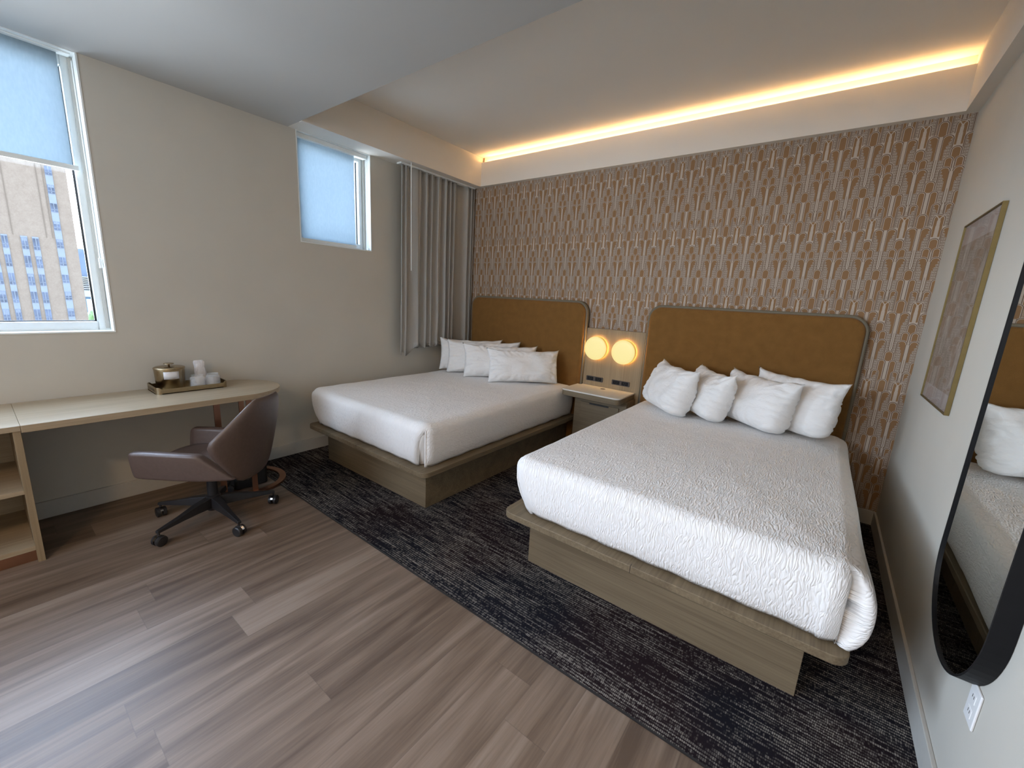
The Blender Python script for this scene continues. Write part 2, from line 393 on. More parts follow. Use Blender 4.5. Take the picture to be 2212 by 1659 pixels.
class MB:
    def __init__(s): s.v = []; s.f = []
    def box(s, x0, x1, y0, y1, z0, z1):
        b = len(s.v)
        s.v += [(x, y, z) for x in (x0, x1) for y in (y0, y1) for z in (z0, z1)]
        for q in ((0, 1, 3, 2), (4, 6, 7, 5), (0, 4, 5, 1), (2, 3, 7, 6), (0, 2, 6, 4), (1, 5, 7, 3)): s.f.append([b+i for i in q])
        return s
    def prism(s, pts, z0, z1, axis='z'):
        b = len(s.v); n = len(pts)
        def mk(p, h):
            return {'z': (p[0], p[1], h), 'x': (h, p[0], p[1]), 'y': (p[0], h, p[1])}[axis]
        s.v += [mk(p, z0) for p in pts] + [mk(p, z1) for p in pts]
        s.f.append(list(range(b, b+n))[::-1]); s.f.append(list(range(b+n, b+2*n)))
        for i in range(n): j = (i+1) % n; s.f.append([b+i, b+j, b+n+j, b+n+i])
        return s
    def rings(s, rs, cap0=True, cap1=True, closed=True):
        b = len(s.v); n = len(rs[0])
        for r_ in rs: s.v += list(r_)
        for k in range(len(rs)-1):
            for i in range(n if closed else n-1):
                j = (i+1) % n; s.f.append([b+k*n+i, b+k*n+j, b+(k+1)*n+j, b+(k+1)*n+i])
        if cap0: s.f.append([b+i for i in range(n)][::-1])
        if cap1: s.f.append([b+(len(rs)-1)*n+i for i in range(n)])
        return s
    def lathe(s, cx, cy, prof, n=32, cap0=True, cap1=True, axis='z'):
        rs = []
        for (r_, h) in prof:
            ring = []
            for i in range(n):
                a = 2*math.pi*i/n; p, q = r_*math.cos(a), r_*math.sin(a)
                ring.append({'z': (cx+p, cy+q, h), 'y': (cx+p, h, cy+q), 'x': (h, cx+p, cy+q)}[axis])
            rs.append(ring)
        return s.rings(rs, cap0, cap1)
    def tube(s, pts, rad, n=10, flat=1.0):
        pts = [Vector(p) for p in pts]; rs = []; ref = Vector((0, 0, 1))
        for i, p in enumerate(pts):
            d = (pts[min(i+1, len(pts)-1)]-pts[max(i-1, 0)]).normalized()
            if abs(d.dot(ref)) > .95: ref = Vector((1, 0, 0))
            a = d.cross(ref).normalized(); b = d.cross(a).normalized(); ref = -b if abs(b.dot(ref)) < 0 else ref
            rr = rad[i] if isinstance(rad, (list, tuple)) else rad
            rs.append([tuple(p+a*math.cos(2*math.pi*k/n)*rr+b*math.sin(2*math.pi*k/n)*rr*flat) for k in range(n)])
        return s.rings(rs)
    def build(s, name, mat, parent=None, **k): return link_mesh(name, s.v, s.f, mat, parent, **k)

def tag(o, label, cat, group=None, kind=None):
    if label: o['label'] = label
    if cat: o['category'] = cat
    if group: o['group'] = group
    if kind: o['kind'] = kind
    return o
def thing(name, loc, label, cat, group=None, kind=None):
    o = bpy.data.objects.new(name, None); COL.objects.link(o); o.location = loc; o.empty_display_size = .1
    return tag(o, label, cat, group, kind)
def struct(o, label=None, cat=None): o['kind'] = 'structure'; tag(o, label, cat); return o
def rrect(x0, x1, y0, y1, r, n=8, corners=(1, 1, 1, 1)):
    pts = []
    for k, (cx, cy, a0) in enumerate(((x1-r, y1-r, 0), (x0+r, y1-r, 90), (x0+r, y0+r, 180), (x1-r, y0+r, 270))):
        if corners[k]:
            for i in range(n+1): a = R(a0+90*i/n); pts.append((cx+r*math.cos(a), cy+r*math.sin(a)))
        else: pts.append(((x1, y1), (x0, y1), (x0, y0), (x1, y0))[k])
    return pts

# ------------------------------------------------------------------ room shell
def room():
    T = .25
    f = MB().box(-T, RW+T, YB-T, -2.5635, -.1, 0).build('floor', 'floor'); struct(f, 'grey-brown wood-look plank floor in front of the carpet', 'floor')
    c = MB().box(0, RW, -2.5635, 0, -.1, .004).build('floor', 'carpet'); struct(c, 'dark striated carpet with pale dashes under the two beds', 'carpet')
    tr = MB().box(0, RW, -2.567, -2.560, 0, .0055).build('trim_1', 'black'); struct(tr, 'thin dark edge strip between carpet and planks', 'trim')
    # left wall with two window openings
    m = MB()
    m.box(-T, 0, YB, W1Y0, 0, ZC+.2); m.box(-T, 0, W1Y0, W1Y1, 0, W1Z0); m.box(-T, 0, W1Y0, W1Y1, ZL, ZC+.2)
    m.box(-T, 0, W1Y1, W2Y0, 0, ZC+.2); m.box(-T, 0, W2Y0, W2Y1, 0, W2Z0); m.box(-T, 0, W2Y0, W2Y1, ZL, ZC+.2)
    m.box(-T, 0, W2Y1, T, 0, ZC+.2)
    struct(m.build('wall_left', 'wall'), 'plain greige wall with the two windows', 'wall')
    struct(MB().box(-T, RW+T, 0, T, 0, ZC+.2).build('wall_back', 'wallpaper'), 'headboard wall covered in rust and beige arch wallpaper', 'wall')
    struct(MB().box(RW, RW+T, YB, 0, 0, ZC+.2).build('wall_right', 'wall'), 'plain greige wall with the framed print and mirror', 'wall')
    struct(MB().box(-T, W3X0, YB-T, YB, 0, ZC+.2).box(W3X1, RW+T, YB-T, YB, 0, ZC+.2).box(W3X0, W3X1, YB-T, YB, 0, W3Z0).box(W3X0, W3X1, YB-T, YB, ZL, ZC+.2).build('wall_front', 'wall'), 'plain wall behind the viewer', 'wall')
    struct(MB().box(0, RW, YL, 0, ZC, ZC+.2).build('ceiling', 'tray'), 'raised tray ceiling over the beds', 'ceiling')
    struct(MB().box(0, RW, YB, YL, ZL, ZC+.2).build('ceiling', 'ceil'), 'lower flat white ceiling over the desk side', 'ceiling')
    # soffits
    zl = 3.003
    struct(MB().box(0, .235, YL, 0, ZL, zl).box(0, .205, YL, 0, zl, ZC).box(.190, .2355, YL, 0, ZL-.004, ZL+.01).build('trim_2', 'soffit'), 'white ceiling soffit along the window wall', 'soffit')
    struct(MB().box(RW-.062, RW, YL, 0, ZL, ZC).build('trim_3', 'soffit'), 'white ceiling soffit along the right wall', 'soffit')
    struct(MB().box(.235, RW-.062, -.055, 0, ZL, ZL+.012).box(.235, RW-.062, -.055, -.043, ZL+.012, zl).build('trim_4', 'soffit'), 'white light cove board above the wallpaper', 'soffit')
    struct(MB().box(.235, RW-.062, -.003, 0, ZL+.012, ZC).build('trim_5', 'soffit'), 'white back board inside the light cove', 'trim')
    led = MB().box(.26, RW-.09, -.030, -.018, zl-.010, zl-.004).build('led_strip', 'led', loc=(2.2, -.03, zl-.04))
    tag(led, 'warm glowing strip light hidden in the ceiling cove above the wallpaper', 'strip light')
    # baseboards
    bz, bt = .111, .014
    struct(MB().box(0, bt, YB, -.0, 0, bz).build('baseboard_left', 'trim', bevel=.003), 'greige baseboard along the window wall', 'baseboard')
    struct(MB().box(RW-bt, RW, YB, 0, 0, bz).build('baseboard_right', 'trim', bevel=.003), 'greige baseboard along the right wall', 'baseboard')
    struct(MB().box(0, RW, -bt, 0, 0, bz).build('baseboard_back', 'trim', bevel=.003), 'greige baseboard under the wallpaper', 'baseboard')
    # window 1
    def window(idx, y0, y1, z0, label):
        w = bpy.data.objects.new('window_%d' % idx, None); COL.objects.link(w); w.location = (-.1, (y0+y1)/2, z0); struct(w, label, 'window')
        xi, xo, fwid = -.10, -.17, .062
        m = MB().box(xo, xi, y1-fwid, y1, z0, ZL).box(xo, xi, y0, y0+fwid, z0, ZL).box(xo, xi, y0+fwid, y1-fwid, z0, z0+fwid).box(xo, xi, y0+fwid, y1-fwid, ZL-fwid, ZL)
        if idx == 1: m.box(xo, xi, (y0+y1)/2-.035, (y0+y1)/2+.035, z0+fwid, ZL-fwid)
        m.build('window_frame', 'frame_white', w, bevel=.004)
        # reveal liner
        MB().box(-.10, .002, y1-.008, y1, z0, ZL).box(-.10, .002, y0, y0+.008, z0, ZL).box(-.10, -.0005, y0, y1, ZL-.004, ZL).build('jamb', 'frame_white', w)
        MB().box(-.10, .004, y0, y1, z0, z0+.010).build('window_sill', 'frame_white', w, bevel=.002)
        MB().box(-.15, -.147, y0+fwid, y1-fwid, z0+fwid, ZL-fwid).build('pane', 'glass', w)
        MB().box(-.155, -.145, y1-fwid-.010, y1-fwid, z0+fwid, ZL-fwid).box(-.155, -.145, y0+fwid, y1-fwid, z0+fwid, z0+fwid+.006).build('gasket', 'black', w)
        return w
    window(1, W1Y0, W1Y1, W1Z0, 'large white framed window above the desk')
    window(2, W2Y0, W2Y1, W2Z0, 'small square white framed window near the curtain')
    w3 = bpy.data.objects.new('window_3', None); COL.objects.link(w3); w3.location = ((W3X0+W3X1)/2, YB-.1, W3Z0); struct(w3, 'white framed window added behind the viewer for more daylight', 'window')
    MB().box(W3X0, W3X0+.06, YB-.17, YB-.1, W3Z0, ZL).box(W3X1-.06, W3X1, YB-.17, YB-.1, W3Z0, ZL).box(W3X0+.06, W3X1-.06, YB-.17, YB-.1, W3Z0, W3Z0+.06).box(W3X0+.06, W3X1-.06, YB-.17, YB-.1, ZL-.06, ZL).build('window_frame', 'frame_white', w3)
    MB().box(W3X0+.06, W3X1-.06, YB-.15, YB-.147, W3Z0+.06, ZL-.06).build('pane', 'glass', w3)
    def shade(y0, y1, zb, label, xs, cass):
        s = thing('roller_shade', (xs, (y0+y1)/2, zb), label, 'window shade')
        MB().box(xs-.0008, xs+.0008, y0+.03, y1-(.075 if not cass else .135), zb+.012, ZL-.01).build('shade_fabric', 'shade', s)
        MB().box(xs-.009, xs+.009, y0+.02, y1-(.050 if not cass else .128), zb-.014, zb+.014).build('hem_bar', 'frame_white', s, bevel=.004)
        MB().box(xs-.025, xs+.035, y0+.012, y1-.022, ZL-(.040 if cass else .012), ZL-.004).build('cassette', 'frame_white', s, bevel=.006)
        MB().box(xs-.03, xs-.022, y1-.030, y1-.012, W1Z0+.02 if not cass else W2Z0+.01, ZL-.012).build('side_track', 'trim', s)
        c = MB(); yc = y1-.02
        c.tube([(xs+.018, yc, ZL-.04), (xs+.018, yc, zb-.55 if not cass else W2Z0+.02)], .0022, 6)
        c.tube([(xs+.032, yc, ZL-.04), (xs+.032, yc, zb-.55 if not cass else W2Z0+.02)], .0022, 6)
        c.build('chain', 'frame_white', s)
        MB().box(xs+.012, xs+.038, yc-.006, yc+.006, (zb-.58 if not cass else W2Z0+.012), (zb-.52 if not cass else W2Z0+.03)).build('chain_clip', 'frame_white', s)
    shade(W1Y0, W1Y1-.0, 2.13, 'pale blue roller shade half lowered over the large window', -.07, False)
    shade(W2Y0, W2Y1, W2Z0+.03, 'pale roller shade fully lowered over the small square window', -.06, True)

def fill_lamp():  # fixture added out of view as warm fill for the room
    x, y = 3.2, -5.5
    t = thing('added_fill_light', (x, y, ZL-.001), 'round warm fill light added on the ceiling behind the viewer', 'fill light')
    MB().lathe(x, y, [(.23, ZL-.001), (.23, ZL-.045), (.215, ZL-.048)], 40).build('housing', 'brass', t)
    MB().lathe(x, y, [(.212, ZL-.047), (.205, ZL-.075), (.16, ZL-.088), (.01, ZL-.092)], 40).build('diffuser', 'fill_glow', t, smooth=True)

room()
fill_lamp()

# ------------------------------------------------------------------ exterior
def exterior():
    S = 3.5
    X0 = CPOS.x - (CPOS.x+30)*S
    def Y(y): return CPOS.y+(y-CPOS.y)*S
    def Z(z): return CPOS.z+(z-CPOS.z)*S
    t = thing('office_tower', (X0, Y(-1.5), Z(-6)), 'tall tan brick office tower with vertical window strips, seen through the large window', 'building')
    MB().box(X0-25, X0, Y(-5.2), Y(.365), Z(-6), Z(14)).build('wall', 'brick', t)
    cols = [(-.42, -.155, 6.9), (-1.26, -1.03, 3.32), (-1.657, -1.42, 3.32), (-2.30, -2.085, 3.31), (-2.716, -2.478, 3.31), (-3.36, -3.12, 3.3), (-3.76, -3.52, 3.3), (-4.40, -4.18, 3.3)]
    for ci, (a, b, top) in enumerate(cols):
        MB().box(X0-.2, X0+.10, Y(a), Y(b), Z(-6), Z(top)).build('window_strip', 'spandrel', t)
        k = 0
        zt = 3.24
        if ci == 0: zt = 3.24+.93*4
        while zt > -3.2:
            h = .56 if ci else .42
            w = MB().box(X0+.08, X0+.16, Y(a)+.05, Y(b)-.05, Z(zt-h), Z(zt)).build('window', 'ext_glass', t)
            mm = MB().box(X0+.16, X0+.22, Y((a+b)/2)-.04, Y((a+b)/2)+.04, Z(zt-h), Z(zt)).box(X0+.16, X0+.22, Y(a)+.05, Y(b)-.05, Z(zt-h*.72)-.04, Z(zt-h*.72)+.04)
            mm.build('mullion', 'spandrel', w)
            if random.Random(ci*50+k).random() < .4:
                MB().box(X0+.165, X0+.18, Y(a)+.1, Y(b)-.1, Z(zt-h*random.Random(ci*9+k).choice((.3, .5, .25))), Z(zt)-.05).build('blind', 'blind', w)
            zt -= .93*.985; k += 1
    for y in (-.74, -1.9, -2.9, -.52, -3.95):
        MB().box(X0, X0+.06, Y(y), Y(y)+.08, Z(3.35), Z(14)).build('pilaster', 'pilaster', t)
    # buildings beyond
    D = CPOS.x - (CPOS.x+60)*3.2
    def Y2(y): return CPOS.y+(y-CPOS.y)*3.2
    def Z2(z): return CPOS.z+(z-CPOS.z)*3.2
    b = MB().box(D-30, D, Y2(3.2), Y2(9), Z2(-8), Z2(4.2)).build('glass_tower', 'blue_tower', loc=(D, Y2(6), Z2(-8)))
    tag(b, 'dark blue glass tower behind the right edge of the tan tower', 'building')
    g = thing('parking_garage', (D+10, Y2(5), Z2(-8)), 'white striped parking garage in front of the dark blue tower', 'building')
    for i in range(8):
        z = 1.35-i*.19
        MB().box(D+6, D+10, Y2(3.3), Y2(8), Z2(z-.09), Z2(z)).build('deck', 'white_bldg', g)
    MB().box(D+2, D+6, Y2(3.3), Y2(8), Z2(-.3), Z2(1.3)).build('core', 'blue_tower', g)
    MB().box(D+6, D+14, Y2(3.3), Y2(8), Z2(-.6), Z2(-.1)).build('parapet', 'white_bldg', g)
    t2 = MB().box(D+20, D+30, Y2(3.4), Y2(7), Z2(-8), Z2(-.75)).build('low_building', 'teal_bldg', loc=(D+25, Y2(5), Z2(-8)))
    tag(t2, 'low pale teal building under the striped garage', 'building')
    tr = thing('street_tree', (D+45, Y2(3.9), Z2(-8)), 'green leafy tree at the foot of the tan tower', 'tree')
    rnd = random.Random(4); m = MB()
    for i in range(70):
        cx, cy, cz = D+45+rnd.uniform(-3, 3), Y2(3.75)+rnd.uniform(-4, 4), Z2(-2.9)+rnd.uniform(-6, 4)
        rr = rnd.uniform(.7, 1.6)
        m.lathe(cx, cy, [(rr*math.sin(a)*rnd.uniform(.8, 1.1)+.01, cz-rr*math.cos(a)) for a in (.1, .7, 1.3, 1.9, 2.5, 3.05)], 8)
    m.build('foliage', 'leaf', tr, smooth=True)
    MB().lathe(D+45, Y2(3.75), [(.5, Z2(-8)), (.35, Z2(-4))], 8).build('trunk', 'pilaster', tr)
    gr = MB().box(-500, X0+60, -300, 300, Z2(-8)-1, Z2(-8)).build('ground', 'ground'); struct(gr, 'street level far below', 'ground')
exterior()

# ------------------------------------------------------------------ beds
def bed_shell(name, mat, parent, loc, x0, x1, y0, y1, z0, z1, rc, rt, crown=.02, gap=None, bulge=.012, flare=None, seed=1, thick=0, capend=True):
    """rounded mattress shell; ring s runs counter-clockwise from the middle of the head side"""
    nx, ny, nc = 60, 76, 20
    levels = []
    H = z1-z0
    for i in range(11): levels.append((0.0, z0+(H-rt)*i/10, i/10))
    for i in range(1, 9): a = R(90*i/8); levels.append((rt*(1-math.cos(a)), z1-rt+rt*math.sin(a), 1+i/8))
    inner = min(x1-x0, y1-y0)/2
    d = rt; ins = []
    while d < inner-.03: d += .03; ins.append(min(d, inner-.004))
    for q in ins:
        k = (q-rt)/(inner-rt); levels.append((q, z1+crown*(1-(1-k)**2), 2+k))
    def ring(ins, tpar):
        rb = max(rc-ins, .0015); rl = rb if tpar >= 1 else rc+.13*(1-tpar)**1.6; rr = rb if (gap or flare) else rl; X0, X1, Y0, Y1 = x0+ins, x1-ins, y0+ins, y1-ins
        pts = []
        def seg(p, q, n):
            for i in range(n): pts.append((p[0]+(q[0]-p[0])*i/n, p[1]+(q[1]-p[1])*i/n))
        def arc(cx, cy, a0):
            for i in range(nc): a = R(a0+90*i/nc); pts.append((cx+r_*math.cos(a), cy+r_*math.sin(a)))
        def arc2(cx, cy, a0, r_):
            for i in range(nc): a = R(a0+90*i/nc); pts.append((cx+r_*math.cos(a), cy+r_*math.sin(a)))
        seg((X1-rb, Y1), (X0+rb, Y1), nx); arc2(X0+rb, Y1-rb, 90, rb)
        seg((X0, Y1-rb), (X0, Y0+rl), ny); arc2(X0+rl, Y0+rl, 180, rl)
        seg((X0+rl, Y0), (X1-rr, Y0), nx); arc2(X1-rr, Y0+rr, 270, rr)
        seg((X1, Y0+rr), (X1, Y1-rb), ny); arc2(X1-rb, Y1-rb, 0, rb)
        return pts
    n = 2*(nx+ny)+4*nc
    corner0 = nx+nc+ny+nc+nx            # index where the foot-right arc starts
    verts = []; faces = []; uvv = []
    for (ins_, z, tp) in levels:
        rg = ring(ins_, tp)
        for i, (px, py) in enumerate(rg):
            ta, tb = rg[i-1], rg[(i+1) % len(rg)]; tx, ty = tb[0]-ta[0], tb[1]-ta[1]; tl = math.hypot(tx, ty) or 1
            drop = (z1-z) if tp <= 1 else ((1-min(1, tp-1))*rt*.6 if tp < 2 else 0)
            if tp <= 1: drop += rt*.6-rt
            uvv.append((px+drop*ty/tl, py-drop*tx/tl))
            ox = oy = 0
            nxv = noise.noise(Vector((px*3+seed, py*3, z*4)))
            cxn, cyn = (px-(x0+x1)/2)/((x1-x0)/2), (py-(y0+y1)/2)/((y1-y0)/2)
            if tp <= 1.6:
                h = min(tp, 1); b = bulge*math.sin(math.pi*min(1, (z-z0)/(H)*.95+.02))+.004*nxv
                b -= .020*(1-min(1, h*3))**2
                if abs(cxn) > .985: ox = b*(1 if cxn > 0 else -1)
                if abs(cyn) > .985: oy = b*(1 if cyn > 0 else -1)
                if flare:
                    fl = flare(px, py, z, cxn, cyn); ox += fl[0]; oy += fl[1]
                zz = z + (.004*nxv if tp > .9 else 0)
                if tp == 0: zz += .003*math.sin(px*31+py*27)+.002
            else: zz = z+.004*nxv+.003*noise.noise(Vector((px*9, py*9, seed)))
            verts.append((px+ox, py+oy, zz))
    for k in range(len(levels)-1):
        for i in range(n):
            j = (i+1) % n
            faces.append([k*n+i, k*n+j, (k+1)*n+j, (k+1)*n+i])
    if gap:
        # open a tapered slit at the foot-right corner by sliding the columns beside it
        gw, ztop = gap
        mid = corner0+nc//2
        keep = []
        for k in range(len(levels)):
            z = levels[k][1]; wv = 0 if levels[k][2] > 1.4 else gw*max(0, 1-((z-z0)/(ztop-z0))**2.2)**.8
            base = [verts[k*n+i] for i in range(n)]
            # foot side: compress towards -x ; right side: compress towards +y
            for i in range(corner0-14, mid+1):
                t_ = (i-(corner0-14))/(14+nc//2); vx, vy, vz = base[i]
                verts[k*n+i] = (vx-wv*t_**1.5, vy+(-.0)*t_, vz)
        faces2 = []
        for fc in faces:
            k = fc[0]//n; i = fc[0] % n
            if i == mid and levels[k+1][2] <= 1.3 and levels[k][1] < ztop: continue
            faces2.append(fc)
        faces = faces2
    last = len(levels)-1
    # close the top: bridge the collapsed last ring
    faces.append([last*n+i for i in range(n)])
    me_o = link_mesh(name, verts, faces, mat, parent, loc, smooth=True, uvs=uvv)
    if gap:
        col = [verts[k*n+mid+1] for k in range(len(levels)) if levels[k][2] <= 1.3 and levels[k][1] < gap[1]+.012]
        link = MB().tube([Vector(v)+Vector((.001, -.004, 0)) for v in col], .0055, 8).build('hem', mat, me_o, smooth=True)
    if thick:
        m = me_o.modifiers.new('solid', 'SOLIDIFY'); m.thickness = thick; m.offset = 0
    return me_o

def bed(x0, x1, yf, zs, label, blabel, seed, gap, flare, mx0, mx1, my0, hemcfg):
    yh = -.079
    t = thing('platform_bed', ((x0+x1)/2, (yf+yh)/2, 0), label, 'bed', 'twin platform beds')
    ov = .1177
    MB().prism(rrect(x0, x1, yf, yh, .055, 8, (0, 0, 1, 1)), zs-.036, zs).build('platform_deck', 'oak_y', t, bevel=.004)
    MB().box(x0+ov, x1-ov, yf+ov, yh, .004, zs-.036).build('plinth', 'oak_x', t, bevel=.002)
    # joint line in the front edge of the deck
    xm = (x0+x1)/2-.02
    MB().box(xm-.001, xm+.001, yf-.0006, yf+.02, zs-.0355, zs+.0006).build('deck_joint', 'black', t)
    m = bed_shell('mattress', 'sheet', t, None, mx0+.009, mx1-.009, my0+.010, -.10, zs+.001, .625, .07, .05, .018, bulge=.008, seed=seed)
    c = bed_shell('coverlet', 'coverlet', None, ((mx0+mx1)/2, (my0-.09)/2, zs), mx0, mx1, my0, -.088, zs+.006, .640, .075, .055, .024, gap=gap, bulge=.014, flare=flare, seed=seed+3, thick=.010)
    tag(c, blabel, 'bedspread', 'white quilted bedspreads')
    if hemcfg:
        for pts, rad, fl in hemcfg:
            MB().tube(pts, rad, 10, fl).build('hem', 'coverlet', c, smooth=True, subsurf=1)
    return t

ZS = .334
bed(.216, 1.746, -2.176, ZS, 'platform bed on a grey oak plinth nearer the curtain and the window wall', 'white crinkled bedspread with a slit foot corner, on the bed by the curtain', 11,
    (.060, .60), None, .185, 1.690, -2.125,
    None)
def flare2(px, py, z, cxn, cyn):
    k = max(0, 1-(z-ZS)/.30); e = min(1, k*3.0)
    w = max(0, min(1, (-1.2-py)/.9)); c = max(0, min(1, (-1.90-py)/.15))
    ang = math.degrees(math.atan2(py+2.05, px-3.85)); side = ang > -36
    ox = oy = 0
    if px > 3.848:
        g = .034*math.exp(-((ang+36)/6.5)**2)*e*c
        if side: ox, oy = .030*math.sin(math.pi*min(1, k*.7+.08))*w+.010+.008*c*e, -.045*c*e*max(0, math.cos(R(min(90, max(0, ang+36)*1.2))))
        else: oy = -.010*e
        ca = R(max(-90, min(0, ang))); ox -= g*math.cos(ca); oy -= g*math.sin(ca)
    return (ox, oy)
bed(2.407, 3.945, -2.176, ZS, 'platform bed on a grey oak plinth beside the mirror wall', 'white crinkled bedspread hanging over the deck on the bed beside the mirror wall', 29,
    None, flare2, 2.432, 3.925, -2.125,
    [([(2.492, -2.060, .345), (2.462, -2.090, .43), (2.445, -2.107, .52), (2.450, -2.102, .59), (2.464, -2.084, .632)], .0065, 1)])

# ------------------------------------------------------------------ headboards
def headboard(x0, x1, z1, label):
    t = thing('headboard', ((x0+x1)/2, -.03, .05), label, 'headboard', 'tan upholstered headboards')
    rr = .125
    z0 = .06
    def outline(ins, y, r_):
        return [(p[0], y, p[1]) for p in rrect(x0+ins, x1-ins, z0+ins*0, z1-ins, max(r_-ins, .02), 12, (1, 1, 0, 0))]
    m = MB().rings([outline(0, -.002, rr), outline(0, -.045, rr), outline(.006, -.056, rr), outline(.016, -.059, rr), outline(.020, -.054, rr)])
    m.build('rim', 'uph_rim', t, smooth=False, bevel=0)
    m = MB().rings([outline(.019, -.030, rr), outline(.020, -.058, rr), outline(.026, -.067, rr), outline(.036, -.072, rr), outline(.06, -.074, rr)])
    m.build('upholstered_panel', 'uph', t, smooth=True)
    for o in t.children:
        for p in o.data.polygons: p.use_smooth = len(p.vertices) == 4
headboard(.15, 1.748, 1.515, 'tan upholstered headboard with taupe rim next to the grey curtain')
headboard(2.362, 3.932, 1.515, 'tan upholstered headboard with taupe rim on the mirror side')

# ------------------------------------------------------------------ wall panel between the headboards, lamps, outlets, nightstand
def night():
    MB_ = MB().box(1.752, 2.358, -.040, -.001, .30, 1.252)
    p = MB_.build('wall_panel', 'oak_z', loc=(2.05, -.02, .3), bevel=.002)
    tag(p, 'oak panel on the wall between the two headboards', 'wall panel')
    for x, z, lab in ((1.886, 1.058, 'round glowing wall lamp on the left of the pair'), (2.178, 1.052, 'round glowing wall lamp on the right of the pair')):
        t = thing('wall_lamp', (x, -.041, z), lab + ', over the nightstand', 'lamp', 'round wall lamps')
        MB().lathe(x, z, [(.100, -.041), (.100, -.050)], 40, axis='y').build('added_glow_ring', 'halo', t, smooth=False)  # added ring hidden behind the disc, throws warm light on panel and headboards
        MB().lathe(x, z, [(.112, -.052), (.116, -.056), (.116, -.095)], 48, axis='y').build('glass_body', 'opal_side', t, smooth=False)
        MB().lathe(x, z, [(.116, -.095), (.1155, -.102), (.110, -.107), (.085, -.109), (.03, -.110), (.004, -.110)], 48, axis='y').build('diffuser', 'opal', t, smooth=True)
    for x, lab in ((1.884, 'dark bronze double outlet under the left round lamp'), (2.166, 'dark bronze double outlet under the right round lamp')):
        t = thing('wall_outlet', (x, -.041, .738), lab, 'outlet', 'dark outlets on the oak panel')
        MB().prism(rrect(x-.093, x+.093, .716, .765, .008), -.048, -.0405, 'y').build('plate', 'bronzeplate', t, bevel=.002)
        for dx in (-.045, .045):
            s = MB().prism(rrect(x+dx-.034, x+dx+.034, .723, .758, .005), -.0495, -.047, 'y').build('socket', 'blackmetal', t)
            MB().box(x+dx-.012, x+dx-.009, -.0505, -.049, .738, .748).box(x+dx+.009, x+dx+.012, -.0505, -.049, .738, .748).lathe(x+dx, .731, [(.003, -.049), (.003, -.0505)], 10, axis='y').build('slots', 'black', s)
    t = thing('nightstand', (2.0, -.2, 0), 'floating oak nightstand with white stone top between the beds', 'nightstand')
    def top_pts(g):
        p = rrect(1.715-g, 2.315+g, -.42-g, -.041, .05, 8, (0, 0, 1, 1))     # first two points are the wall side
        return [p[0], (1.753, -.041), (1.753, -.078), (p[1][0], -.078)]+p[2:]
    MB().prism(top_pts(0), .606, .655).build('shelf', 'oak_x', t, bevel=.002)
    MB().prism(top_pts(.002), .655, .668).build('stone_top', 'quartz', t, bevel=.002)
    MB().lathe(2.02, -.12, [(.026, .6685), (.026, .6692), (.020, .6694)], 24).build('grommet', 'bronzeplate', t)
    MB().box(1.79, 2.33, -.25, -.041, .004, .606).build('cabinet_body', 'oak_x', t, bevel=.002)
    MB().box(1.86, 2.26, -.262, -.25, .36, .54).build('drawer_front', 'oak_x', t, bevel=.002)
    MB().box(1.96, 2.16, -.266, -.262, .525, .54).build('finger_pull', 'black', t)
night()

